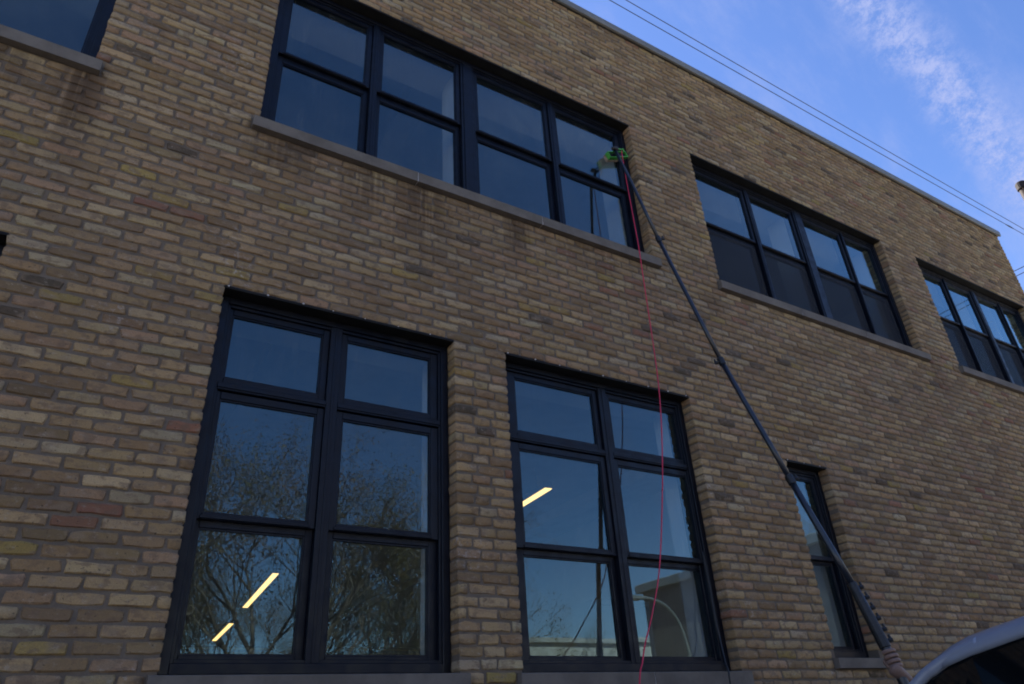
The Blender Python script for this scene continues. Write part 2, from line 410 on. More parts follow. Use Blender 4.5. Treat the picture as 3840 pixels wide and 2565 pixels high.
T[:, :, 0] += cx[rest][:, None]; T[:, :, 1] += yo[rest][:, None]; T[:, :, 2] += cz[rest][:, None]
n = len(rest); V = T.reshape(-1, 3)
lt = np.array([4] * 24 + [12]); li = np.concatenate([np.array(f) for f in FACES])
loops = (li[None, :] + (np.arange(n) * 36)[:, None]).ravel(); tot = np.tile(lt, n); starts = np.concatenate([[0], np.cumsum(tot)[:-1]])
me = bpy.data.meshes.new('bricks'); me.vertices.add(len(V)); me.vertices.foreach_set('co', V.ravel().astype(np.float32))
me.loops.add(len(loops)); me.loops.foreach_set('vertex_index', loops.astype(np.int32)); me.polygons.add(len(tot)); me.polygons.foreach_set('loop_start', starts.astype(np.int32))
me.update(calc_edges=True)
at = me.attributes.new('tone', 'FLOAT_COLOR', 'FACE'); at.data.foreach_set('color', np.repeat(np.concatenate([tone[rest], np.ones((n, 1))], 1), 25, axis=0).ravel().astype(np.float32))
me.materials.append(M_brick)
ob = bpy.data.objects.new('bricks', me); col.objects.link(ob); ob.parent = wall; ob['kind'] = 'stuff'
MB().box(XL - .02, XR + .02, -.03, .2, -.3, Z0 - 14 * CO - .004, .01).build('foundation', M_found, building)

# --- windows
def frame_ring(mb, x0, x1, z0, z1, w, ya, yb, b=.0025, wz=None, wb=None):
    wz = w if wz is None else wz; wb = wz if wb is None else wb
    mb.box(x0, x0 + w, ya, yb, z0, z1, b); mb.box(x1 - w, x1, ya, yb, z0, z1, b)
    mb.box(x0 + w, x1 - w, ya + .001, yb, z1 - wz, z1, b); mb.box(x0 + w, x1 - w, ya + .001, yb, z0, z0 + wb, b)
def window(w):
    x0, x1, z0, z1, cols, rows = w['x0'], w['x1'], w['z0'], w['z1'], w['cols'], w['rows']
    f = MB(); e = .003
    zt = z1 - .014
    frame_ring(f, x0 + e, x1 - e, z0 + .002, zt, .048, .098, .24, .003, .04, .05)
    # stepped inner frame
    frame_ring(f, x0 + .049, x1 - .049, z0 + .052, zt - .041, .018, .112, .24, .002)
    # mullions between the bays: a main post with two fine ribs
    for (a, b), (c, d) in zip(cols, cols[1:]):
        m0, m1 = b + .042, c - .042
        if m1 - m0 < .02: m0, m1 = b + .03, c - .03
        f.box(m0, m1, .104, .24, z0 + .05, zt - .04, .003)
        mc = (m0 + m1) / 2
        if m1 - m0 > .1: f.box(m0 + .022, m1 - .022, .096, .11, z0 + .052, zt - .042, .002)
        else: f.box(mc - .008, mc + .008, .099, .11, z0 + .052, zt - .042, .002)
    if w['k'] == 'L':                                   # transom bar
        ta, tb = rows[1][1] + .05, rows[0][0] - .04
        edges = [x0 + .06] + [q for (a, b), (c, d) in zip(cols, cols[1:]) for q in (b + .042, c - .042)] + [x1 - .06]
        for q in range(0, len(edges), 2):
            f.box(edges[q], edges[q + 1], .106, .24, ta, tb, .003); f.box(edges[q], edges[q + 1], .100, .11, (ta + tb) / 2 - .012, (ta + tb) / 2 + .012, .002)
    o = f.build('window', M_frame, building); o['label'] = w['label']
    gl = M_glass_dusty if w['dust'] else M_glass
    nr = len(rows)
    for ri, (za, zb) in enumerate(rows):
        hung = ri - (nr - 2)                              # 0 upper sash, 1 lower sash, -1 transom light
        ys = {-1: .128, 0: .122, 1: .152}[hung]
        for ci, (a, b) in enumerate(cols):
            s = MB(); r = .042
            top = {-1: zt - .058, 0: zb + .045, 1: rows[ri - 1][0] - .016}[hung]
            if hung == 0 and w['k'] != 'L': top = zt - .058
            bot = {-1: za - .04, 0: za - .034, 1: z0 + .068}[hung]
            lft = x0 + .066 if ci == 0 else a - .0415; rgt = x1 - .066 if ci == len(cols) - 1 else b + .0415
            s.box(lft, a, ys, ys + .04, bot, top, .003); s.box(b, rgt, ys, ys + .04, bot, top, .003)
            s.box(a, b, ys + .001, ys + .04, zb, top, .003); s.box(a, b, ys + .001, ys + .04, bot, za, .003)
            if hung == 0: s.box(a - .01, b + .01, ys - .008, ys, za - .03, za - .012, .002)     # meeting rail lip
            # glazing bead
            g = .009
            s.box(a, a + g, ys + .008, ys + .03, za, zb); s.box(b - g, b, ys + .008, ys + .03, za, zb); s.box(a + g, b - g, ys + .008, ys + .03, zb - g, zb); s.box(a + g, b - g, ys + .008, ys + .03, za, za + g)
            s.build('sash', M_frame, o)
            hw, hz = (b - a) / 2 - .002, (zb - za) / 2 - .002
            p = MB().box(-hw, hw, -.003, .003, -hz, hz).build('pane', gl, o)
            p.location = ((a + b) / 2, ys + .022, (za + zb) / 2)
            p.rotation_euler = (R(random.uniform(-.16, .16)), 0, R(random.uniform(-.2, .2)))
            if hung == 1 and w['screen']:
                MB().box(a - .012, b + .012, .1405, .1425, za - .012, zb + .012).build('insect_screen', M_screen, o)
    # steel lintel with its lip, and beads of sealant along it
    l = MB().box(x0 - .0, x1 + .0, .006, .3, z1 - .012, z1 + .001).box(x0, x1, .003, .009, z1 - .006, z1 + .004).build('lintel', M_steel, o)
    if w['k'] in 'LS':
        x = x0 + .02
        while x < x1:
            r = random.uniform(.005, .009)
            bm = bmesh.new(); bmesh.ops.create_icosphere(bm, subdivisions=1, radius=1)
            for q in bm.verts: q.co = Vector((x + q.co.x * r, .002 + q.co.y * r * .7, z1 + .002 + q.co.z * r * .8))
            MB().bm(bm).build('sealant_bead', M_joint, o, True); x += random.uniform(.19, .24)
    # stone sill in lengths
    a, b = x0 - SILL_OUT + .006, x1 + SILL_OUT - .006
    k = max(1, round((b - a) / 1.25)); cuts = [a + (b - a) * i / k for i in range(k + 1)]
    for i in range(1, k): cuts[i] += random.uniform(-.12, .12)
    for p, q in zip(cuts, cuts[1:]):
        s = MB(); bm = bmesh.new()
        pr = [(-.042, w['sb'] + .004), (-.046, z0 - .016), (-.04, z0 - .012), (.12, z0 + .001), (.12, w['sb'] + .004)]
        vs_ = [[bm.verts.new((xx, y, z)) for y, z in pr] for xx in (p + .003, q - .003)]
        bm.faces.new(vs_[0]); bm.faces.new(vs_[1][::-1])
        for j in range(5): bm.faces.new((vs_[0][j], vs_[0][(j + 1) % 5], vs_[1][(j + 1) % 5], vs_[1][j]))
        bmesh.ops.recalc_face_normals(bm, faces=bm.faces)
        s.bm(bm).build('sill', M_stone, o)
    for p in cuts[1:-1]: MB().box(p - .0028, p + .0028, -.041, .11, w['sb'] + .008, z0 - .013).build('sill_joint', M_joint, o)
    # plastered returns inside
    d = .60 if w['k'] == 'U' else .52; m = MB()
    m.box(x0 - .02, x1 + .02, .245, d, z1 - .035, z1 + .06); m.box(x0 - .08, x0 + .045, .245, d - .1, z0 - .1, z1 - .036); m.box(x1 - .045, x1 + .08, .245, d - .1, z0 - .1, z1 - .036); m.box(x0 - .08, x1 + .08, .245, d, z0 - .16, z0 - .02)
    if w['k'] == 'U':
        c = (cols[1][1] + cols[2][0]) / 2; m.box(c - .06, c + .06, .245, d - .1, z0 - .02, z1 - .036)
    m.build('plaster_return', M_drywall, o)
for w in WIN: window(w)

# --- coping, roof, floors, side walls, rooms
def coping():
    a = XL - .04; step = 3.05
    prof = [(-.022, ZTOP - .016), (-.040, ZTOP - .010), (-.046, ZTOP + .02), (-.046, ZTOP + .07), (-.036, ZTOP + .098), (-.01, ZTOP + .112), (.40, ZTOP + .085), (.42, ZTOP - .02), (.40, ZTOP - .02), (.39, ZTOP + .004), (-.018, ZTOP + .004)]
    while a < XR + .03:
        b = min(a + step, XR + .045); bm = bmesh.new()
        A = [bm.verts.new((a + .002, y, z)) for y, z in prof]; Bv = [bm.verts.new((b - .002, y, z)) for y, z in prof]
        bm.faces.new(A); bm.faces.new(Bv[::-1])
        for j in range(len(prof)): bm.faces.new((A[j], A[(j + 1) % len(prof)], Bv[(j + 1) % len(prof)], Bv[j]))
        bmesh.ops.recalc_face_normals(bm, faces=bm.faces)
        MB().bm(bm).build('coping', M_coping, building); a = b
coping()
BY = 21.0
MB().box(XL + .01, XR - .01, .45, BY, ZTOP - .45, ZTOP - .3).build('roof', M_roof, building)
def side_wall_material():
    m = NT('far_side_brickwork', .9, .2)
    t = m.n('ShaderNodeTexBrick'); m.t.links.new(m.map((1, 1, 1)), t.inputs['Vector'])
    sw = m.n('ShaderNodeSeparateXYZ'); m.t.links.new(m.pos(), sw.inputs[0]); cb = m.n('ShaderNodeCombineXYZ'); m.t.links.new(sw.outputs[1], cb.inputs[0]); m.t.links.new(sw.outputs[2], cb.inputs[1]); m.t.links.new(cb.outputs[0], t.inputs['Vector'])
    t.inputs['Scale'].default_value = 1; t.inputs['Brick Width'].default_value = .2135; t.inputs['Row Height'].default_value = CO; t.inputs['Mortar Size'].default_value = .006
    t.inputs['Color1'].default_value = (.34, .25, .16, 1); t.inputs['Color2'].default_value = (.27, .19, .125, 1); t.inputs['Mortar'].default_value = (.19, .17, .15, 1)
    m.color(t.outputs['Color']); return m.m
M_side = side_wall_material()
MB().box(XR - .40, XR - .001, .462, BY, 0, ZTOP).build('side_wall', M_side, building)
MB().box(XL + .001, XL + .40, .462, BY, 0, ZTOP).build('side_wall', M_side, building)
MB().box(XL + .402, XR - .402, BY - .4, BY - .002, 0, ZTOP).build('rear_wall', M_side, building)
CZ1, CZ2 = Z0 + 2.72, Z0 + 5.95
MB().box(XL + .405, XR - .405, .47, BY - .41, .72, .9).build('floor_slab', M_infloor, building)
MB().box(XL + .405, XR - .405, .47, BY - .41, CZ1, CZ1 + .06).build('ceiling', M_ceil, building)
MB().box(XL + .405, XR - .405, .47, BY - .41, CZ1 + .20, CZ1 + .34).build('floor_slab', M_infloor, building)
MB().box(XL + .405, XR - .405, .47, BY - .41, CZ2, CZ2 + .06).build('ceiling', M_ceil, building)
for (x, ya, yb) in ((7.2, .47, 9.0), (-1.2, 3.2, 12.0)): MB().box(x, x + .12, ya, yb, .9, CZ1 - .002).build('partition', M_inwall, building)
MB().box(-5.5, 12.0, 9.0, 9.12, CZ1 + .342, CZ2 - .002).build('partition', M_inwall, building)
for x in (2.2, 6.4, 10.6): MB().box(x - .13, x + .13, .5, BY - .5, CZ2 - .30, CZ2 - .003).build('ceiling_beam', M_ceil, building)
for x in (1.2, 6.3): MB().box(x - .11, x + .11, 1.0, BY - .6, CZ1 - .16, CZ1 - .003).build('ceiling_beam', M_ceil, building)
local(building)

# --- lit strip lights inside
def lamp_mat():
    m = NT('warm_lit_diffuser'); m.b.inputs['Base Color'].default_value = (.8, .7, .5, 1); m.b.inputs['Emission Color'].default_value = (1, .62, .20, 1); m.b.inputs['Emission Strength'].default_value = .95; return m.m
M_lamp = lamp_mat(); M_lhous = simple('lamp_housing', (.25, .25, .25), .5)
def strip(xa, ya, xb, yb, z, label):
    a, b = Vector((xa, ya, z)), Vector((xb, yb, z)); d = (b - a).normalized(); w = Vector((d.y, -d.x, 0)); c = (a + b) / 2
    o = empty('strip_light', (c.x, c.y, z + .08), label, 'ceiling light', 'lit strip lights inside')
    def bar(hw, e, za, zb):
        v = [p + w * q * hw + Vector((0, 0, h)) for h in (za, zb) for p in (a + d * e, b - d * e) for q in (-1, 1)]
        return MB().add(v, [(0, 1, 5, 4), (1, 3, 7, 5), (3, 2, 6, 7), (2, 0, 4, 6), (4, 5, 7, 6), (2, 3, 1, 0)])
    bar(.055, 0, .004, .07).build('housing', M_lhous, o); bar(.048, .01, -.006, .003).build('diffuser', M_lamp, o)
    for p in (a + d * .3, b - d * .3): MB().tube([p + Vector((0, 0, .07)), Vector((p.x, p.y, CZ1))], .004, 6).build('hanger', M_lhous, o)
    local(o)
ZL = Z0 + 2.36
def cabinet():
    x0, x1, y, z0, z1 = 4.93, 5.68, 2.5, .9, 2.86
    o = empty('white_cabinet', ((x0 + x1) / 2, y + .2, z0), 'white framed cabinet indoors behind the red hose window', 'cabinet')
    MB().box(x0 + .06, x1 - .06, y + .02, y + .4, z0, z1 - .06).build('panel', M_inwall, o)
    m = MB(); m.box(x0, x0 + .06, y, y + .42, z0, z1); m.box(x1 - .06, x1, y, y + .42, z0, z1); m.box(x0 + .06, x1 - .06, y, y + .42, z1 - .06, z1); m.build('frame', M_drywall, o)
    local(o)
cabinet()
strip(3.11, 8.75, 3.37, 12.0, ZL, 'longer lit strip light seen through the tree-reflecting window')
strip(3.55, 14.05, 3.73, 16.8, ZL, 'shorter lit strip light low in the tree-reflecting window')
strip(4.93, 3.18, 5.16, 6.3, ZL, 'lit strip light seen through the window behind the red hose')

# ------------------------------------------------------------------ window washing gear
M_carbon = simple('carbon_pole', (.010, .014, .022), .35, .6, 0, .2, 6)
M_black = simple('black_plastic', (.008, .008, .009), .5, .5, 0, .2, 30)
M_green = simple('bright_green_plastic', (.07, .34, .05), .45, .5, 0, .1, 20)
M_bristle = simple('tan_bristles', (.42, .34, .27), .95, .1, 0, .3, 160, .5)
M_red = simple('red_hose_rubber', (.52, .014, .050), .4, .5, 0, .1, 6)
PTS = [Vector(p) for p in [[3.81, -0.03, 6.605], [3.833, -0.127, 6.181], [3.848, -0.195, 5.859], [3.872, -0.305, 5.341], [3.897, -0.407, 4.894], [3.924, -0.514, 4.438], [3.95, -0.618, 3.994], [3.979, -0.714, 3.634], [4.008, -0.81, 3.288], [4.033, -0.892, 2.987], [4.055, -0.964, 2.725], [4.075, -1.028, 2.499], [4.093, -1.087, 2.283], [4.103, -1.123, 2.14], [4.109, -1.151, 2.004], [4.118, -1.186, 1.852]]]
end_dir = (PTS[-1] - PTS[-3]).normalized()
PTS.append(PTS[-1] + end_dir * 1.15)
def clamp(parent, p, d, r, side):
    """locking collar with its lever"""
    m = MB().tube([p - d * .035, p - d * .03, p + d * .03, p + d * .035], [r + .002, r + .006, r + .006, r + .002], 14)
    c = m.build('clamp', M_black, parent, False)
    s = side.normalized()
    k = MB().tube([p + s * (r + .002), p + s * (r + .018), p + s * (r + .034)], [.010, .013, .012], 8)
    k.tube([p + s * (r + .026) - d * .03, p + s * (r + .03) + d * .012], [.007, .009], 8)
    k.build('clamp_lever', M_black, c)
def pole():
    o = empty('telescopic_pole', tuple(PTS[-1]), 'long black telescopic washing pole reaching up to the window', 'pole')
    cuts = [(0, 3, .0150), (3, 6, .0165), (6, 9, .0190), (9, 12, .0215), (12, 16, .0275)]
    for a, b, r in cuts:
        MB().tube(PTS[a:b + 1], r, 16).build('pole_section', M_carbon, o, True)
    right = Vector(RT)
    for i, r, sg in ((3, .0165, 1), (6, .019, -1), (9, .0215, 1)):
        d = (PTS[i + 1] - PTS[i - 1]).normalized(); sd_ = (right - d * right.dot(d)).normalized() * sg
        clamp(o, PTS[i], d, r, sd_)
    d = (PTS[14] - PTS[12]).normalized(); sd_ = (right - d * right.dot(d)).normalized()
    for k in range(6): clamp(o, PTS[12] + d * (.028 + k * .063), d, .0225 + k * .001, sd_)
    MB().tube([PTS[-1] - end_dir * .02, PTS[-1] + end_dir * .02], .031, 16).build('end_cap', M_black, o)
    local(o); return o
pole()
def brush():
    c = Vector((3.915, .068, 6.678)); o = empty('washing_brush', tuple(c), 'green rimmed washing brush pressed on the upper window', 'brush')
    ang = R(25); X = Vector((math.cos(ang), 0, math.sin(ang))); Zv = Vector((-math.sin(ang), 0, math.cos(ang))); Y = Vector((0, 1, 0))
    def P(x, y, z): return c + X * x + Y * y + Zv * z
    def bar(m, x0, x1, y0, y1, z0, z1):
        v = [P(x, y, z) for z in (z0, z1) for y in (y0, y1) for x in (x0, x1)]
        m.add(v, [(0, 1, 5, 4), (1, 3, 7, 5), (3, 2, 6, 7), (2, 0, 4, 6), (4, 5, 7, 6), (2, 3, 1, 0)])
    L, H = .135, .036
    t = MB(); bar(t, -L + .006, L - .006, .0, .02, -H + .006, H - .006); t.build('brush_block', M_black, o)
    r = MB(); th = .008
    bar(r, -L, L, -.022, .022, -H, -H + th); bar(r, -L, L, -.022, .022, H - th, H); bar(r, -L, -L + th, -.022, .022, -H + th, H - th); bar(r, L - th, L, -.022, .022, -H + th, H - th)
    r.build('rim', M_green, o)
    b = MB()
    for i in range(26):
        for j in range(7):
            x = -L + .012 + i * (2 * L - .024) / 25 + random.uniform(-.003, .003); z = -H + .007 + j * (2 * H - .014) / 6 + random.uniform(-.002, .002)
            q = P(x, .02, z); e = P(x * 1.06 + random.uniform(-.004, .004), (.056 if x < .045 else .040), z * 1.08 + random.uniform(-.004, .004)); b.tube([q, e], [.0046, .0058], 5)
    b.build('bristles', M_bristle, o)
    # yoke: two green struts and a dark socket that takes the pole
    k = PTS[0] + Vector((0, -.004, 0))
    for s, e in ((P(-.075, -.005, .01), k + Vector((-.006, .0, .016))), (P(.100, -.005, .012), P(.105, -.03, .055))):
        MB().tube([s, (s + e) / 2 + Vector((0, -.012, .006)), e], .0065, 8).build('strut', M_green, o, True)
    MB().tube([k + Vector((.03, -.012, .02)), P(.03, -.034, .055), P(.07, -.034, .046)], .0075, 8).build('strut', M_green, o, True)
    MB().tube([P(.105, -.03, .055), P(.075, -.034, .047)], .0075, 8).build('strut', M_green, o, True)
    MB().tube([k + Vector((-.036, .004, .012)), k + Vector((-.02, 0, .022)), k + Vector((.012, -.004, .026)), k + Vector((.026, -.004, .016))], [.017, .024, .024, .016], 12).build('socket', M_black, o, True)
    MB().tube([P(-.02, .0, .0), k + Vector((.01, 0, .0))], .012, 8).build('socket_arm', M_black, o, True)
    MB().tube([P(.05, -.026, .05), P(.02, -.01, .02), P(-.05, -.004, .006)], .005, 8).build('jet_tube', M_black, o, True)
    local(o)
brush()
def spline(pts, n=6):
    pts = [Vector(p) for p in pts]; out = []
    for i in range(len(pts) - 1):
        a, b, c, d = pts[max(i - 1, 0)], pts[i], pts[i + 1], pts[min(i + 2, len(pts) - 1)]
        for k in range(n):
            t = k / n; out.append(.5 * ((2 * b) + (c - a) * t + (2 * a - 5 * b + 4 * c - d) * t * t + (3 * b - a - 3 * c + d) * t ** 3))
    return out + [pts[-1]]
HOSE = [[3.905, -0.02, 6.66], [3.86, -0.06, 6.509], [3.855, -0.063, 6.177], [3.855, -0.067, 5.8], [3.855, -0.07, 5.443], [3.84, -0.074, 5.052], [3.825, -0.078, 4.684], [3.811, -0.082, 4.359], [3.792, -0.086, 4.05], [3.759, -0.09, 3.774], [3.715, -0.1, 3.543], [3.659, -0.11, 3.288], [3.605, -0.12, 3.078], [3.533, -0.13, 2.816], [3.467, -0.14, 2.6], [3.382, -0.175, 2.431], [3.295, -0.21, 2.298], [3.201, -0.245, 2.159], [3.115, -0.28, 2.053], [3.035, -0.315, 1.928], [2.965, -0.35, 1.817], [2.80, -.42, 1.30], [2.70, -.46, .6], [2.66, -.48, .12], [2.6, -.47, .008], [2.3, -.42, .007], [1.8, -.55, .007], [1.2, -.45, .007]]
tag(MB().tube(spline(HOSE, 4), .0046, 8).build('water_hose', M_red, None, True), 'thin red water hose hanging from the brush', 'hose')
CABLE = [[4.135, .10, 2.75], [4.13, .088, 2.5], [4.102, 0.065, 2.242], [4.097, 0.05, 2.116], [4.051, 0.0, 1.99], [3.99, -0.065, 1.932], [3.98, -0.085, 1.883], [3.974, -0.085, 1.826], [3.96, -.07, 1.2], [3.95, -.06, .3], [3.97, -.10, .012], [4.2, -.2, .01]]
tag(MB().tube(spline(CABLE, 4), .0065, 8).build('cable', M_black, None, True), 'black cable draped over the stone sill beside the red hose', 'cable')

# ------------------------------------------------------------------ the person who holds the pole
M_skin = simple('skin', (.23, .14, .105), .55, .35, 0, .08, 30, .1)
M_shirt = simple('pale_blue_cotton', (.42, .50, .72), .9, .2, 0, .06, 8)
M_trouser = simple('dark_trousers', (.03, .033, .045), .9, .2, 0, .2, 8)
M_hair = simple('dark_hair', (.02, .015, .012), .6, .4, 0, .3, 60)
M_shoe = simple('black_shoes', (.012, .012, .013), .5, .5, 0, .2, 10)
def skin(name, chains, mat, parent, sub=2, root=0):
    """chains: lists of (x, y, z, r); a point that repeats joins the chains"""
    me = bpy.data.meshes.new(name); vs_, es, rad, idx = [], [], [], {}
    for ch in chains:
        last = None
        for x, y, z, r in ch:
            key = (round(x, 4), round(y, 4), round(z, 4))
            if key not in idx: idx[key] = len(vs_); vs_.append((x, y, z)); rad.append(r)
            if last is not None and last != idx[key]: es.append((last, idx[key]))
            last = idx[key]
    me.from_pydata(vs_, es, []); o = bpy.data.objects.new(name, me); col.objects.link(o)
    m1 = o.modifiers.new('s', 'SKIN'); m1.use_smooth_shade = True; m2 = o.modifiers.new('u', 'SUBSURF'); m2.levels = sub; m2.render_levels = sub
    if not me.skin_vertices: me.skin_vertices.new()
    sv = me.skin_vertices[0].data
    seen = set(); adj = {}
    for a, b in es: adj.setdefault(a, []).append(b); adj.setdefault(b, []).append(a)
    for i, r in enumerate(rad): sv[i].radius = (r, r); sv[i].use_root = False
    for i in range(len(vs_)):
        if i in seen: continue
        sv[i].use_root = True; st = [i]
        while st:
            q = st.pop()
            if q in seen: continue
            seen.add(q); st += adj.get(q, [])
    bpy.context.view_layer.update(); dg = bpy.context.evaluated_depsgraph_get()
    nm = bpy.data.meshes.new_from_object(o.evaluated_get(dg)); o.modifiers.clear(); o.data = nm; nm.name = name
    nm.materials.clear(); nm.materials.append(mat); nm.polygons.foreach_set('use_smooth', [True] * len(nm.polygons)); o.parent = parent
    return o
def person():
    bx, by = 4.66, -.98
    o = empty('person', (bx, by, 0), 'person in a pale blue shirt gripping the pole behind the car', 'person')
    H = PTS[15]; d = end_dir                                   # d runs down the pole
    R_ = Vector(RT); Fv = Vector(FW)
    s = (R_ - d * R_.dot(d)).normalized()                      # to the right as seen from the street
    t = d.cross(s).normalized()
    if t.dot(Fv) > 0: t = -t                                   # towards the street
    r = .0275
    wrist = Vector((4.172, -1.205, 1.752)); fore = Vector((4.30, -1.19, 1.640)); elbow = Vector((4.46, -1.16, 1.45))
    shl = Vector((4.50, -1.02, 1.36)); shr = Vector((4.80, -.86, 1.36)); neck = Vector((bx, by, 1.43))
    palm = H + d * .030 - s * .030 + t * .010
    palm2 = H + d * .055 - s * .020 + t * .022
    pel = (bx, by, .92, .15)
    tor = (bx, by, 1.12, .14); ch = (bx, by, 1.30, .155); nk = (neck.x, neck.y, neck.z, .058); hd1 = (bx - .02, by - .01, 1.53, .082); hd2 = (bx - .03, by - .015, 1.60, .092); hd3 = (bx - .02, by - .01, 1.68, .07)
    V4 = lambda v, q: (v.x, v.y, v.z, q)
    chains = [[pel, tor, ch, nk, hd1, hd2, hd3],
      [ch, V4(shl, .062), V4(elbow, .046), V4(fore, .038), V4(wrist, .033), V4(palm2, .041), V4(palm, .043)],
      [ch, V4(shr, .062), (4.86, -1.02, 1.12, .045), (4.62, -1.22, 1.08, .036), (4.40, -1.262, 1.10, .029), (4.30, -1.268, 1.12, .036)],
      [pel, (bx - .09, by, .86, .095), (bx - .10, by - .01, .48, .062), (bx - .10, by + .02, .09, .042), (bx - .12, by - .10, .045, .035)],
      [pel, (bx + .09, by, .86, .095), (bx + .11, by - .01, .48, .062), (bx + .11, by + .02, .09, .042), (bx + .12, by - .10, .045, .035)]]
    fr = .0112
    for k in range(4):                                          # four fingers close round the pole
        a = H + d * (-.042 + k * .0262); w = [1., 1.06, 1.0, .86][k]
        chains.append([V4(a - s * (r + .012) + t * .004, fr * 1.25), V4(a - s * (r + .004) * .55 + t * (r + .012), fr * 1.15), V4(a + s * r * .45 * w + t * (r + .011), fr * 1.05), V4(a + s * (r + .010) * w + t * .006, fr), V4(a + s * (r + .004) * w - t * (r * .65), fr * .85)])
    th = H + d * .03                                            # thumb comes over from the side of the palm
    chains.append([V4(palm - t * .004 + d * .01, .015), V4(H - s * (r + .010) - t * (r * .8) + d * .0, .0125), V4(H - s * .004 - t * (r + .012) - d * .022, .011), V4(H + s * r * .8 - t * (r + .004) - d * .03, .0095)])
    hl = Vector((4.28, -1.258, 1.12))
    for k in range(4): chains.append([(hl.x - .02, hl.y - .035, hl.z + .035 - k * .022, fr * 1.2), (hl.x - .065, hl.y - .03, hl.z + .035 - k * .022, fr), (hl.x - .085, hl.y + .01, hl.z + .035 - k * .022, fr * .9)])
    chains.append([(hl.x + .01, hl.y + .03, hl.z + .03, .014), (hl.x - .03, hl.y + .055, hl.z + .05, .011), (hl.x - .07, hl.y + .045, hl.z + .055, .0095)])
    b = skin('body', chains, M_skin, o)
    skin('shirt', [[(bx, by, .88, .165), (bx, by, 1.12, .158), (bx, by, 1.30, .172), (bx, by, 1.415, .085)],
      [(bx, by, 1.30, .172), V4(shl, .078), V4(elbow, .060), V4(fore, .050), V4(wrist + (fore - wrist) * .10, .045)],
      [(bx, by, 1.30, .172), V4(shr, .078), (4.86, -1.02, 1.12, .060), (4.62, -1.22, 1.08, .050), (4.44, -1.255, 1.095, .043)]], M_shirt, o)
    skin('trousers', [[(bx, by, .96, .168), (bx, by, .87, .17)], [(bx, by, .87, .17), (bx - .09, by, .82, .115), (bx - .10, by - .01, .48, .085), (bx - .10, by + .02, .10, .07)], [(bx, by, .87, .17), (bx + .09, by, .82, .115), (bx + .11, by - .01, .48, .085), (bx + .11, by + .02, .10, .07)]], M_trouser, o)
    for sx in (-.11, .115): skin('shoe', [[(bx + sx, by + .05, .05, .05), (bx + sx, by - .06, .05, .05), (bx + sx * 1.1, by - .16, .04, .038)]], M_shoe, o)
    skin('hair', [[(bx + .015, by + .01, 1.56, .07), (bx + .0, by + .005, 1.645, .092), (bx - .02, by - .005, 1.69, .078)]], M_hair, o)
    local(o)
person()

# ------------------------------------------------------------------ white car parked nose to the wall
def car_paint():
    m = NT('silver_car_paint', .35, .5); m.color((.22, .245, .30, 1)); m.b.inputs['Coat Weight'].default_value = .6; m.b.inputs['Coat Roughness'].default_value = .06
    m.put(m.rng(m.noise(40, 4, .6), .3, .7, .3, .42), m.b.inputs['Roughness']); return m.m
def car_glass():
    m = NT('tinted_car_glass', .03, .5); m.color((.004, .005, .006, 1)); return m.m
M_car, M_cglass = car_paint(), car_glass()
M_tyre = simple('tyre_rubber', (.015, .015, .015), .85, .2, 0, .2, 30, .2); M_rim = simple('alloy_rim', (.45, .45, .46), .3, .5, .8, .05, 10)
M_lens = simple('lamp_lens', (.6, .6, .6), .1, .5, 0, .05, 10); M_redlens = simple('red_lamp_lens', (.35, .01, .01), .15, .5, 0, .05, 10)
def interp(x, xs, ys): return float(np.interp(x, xs, ys))
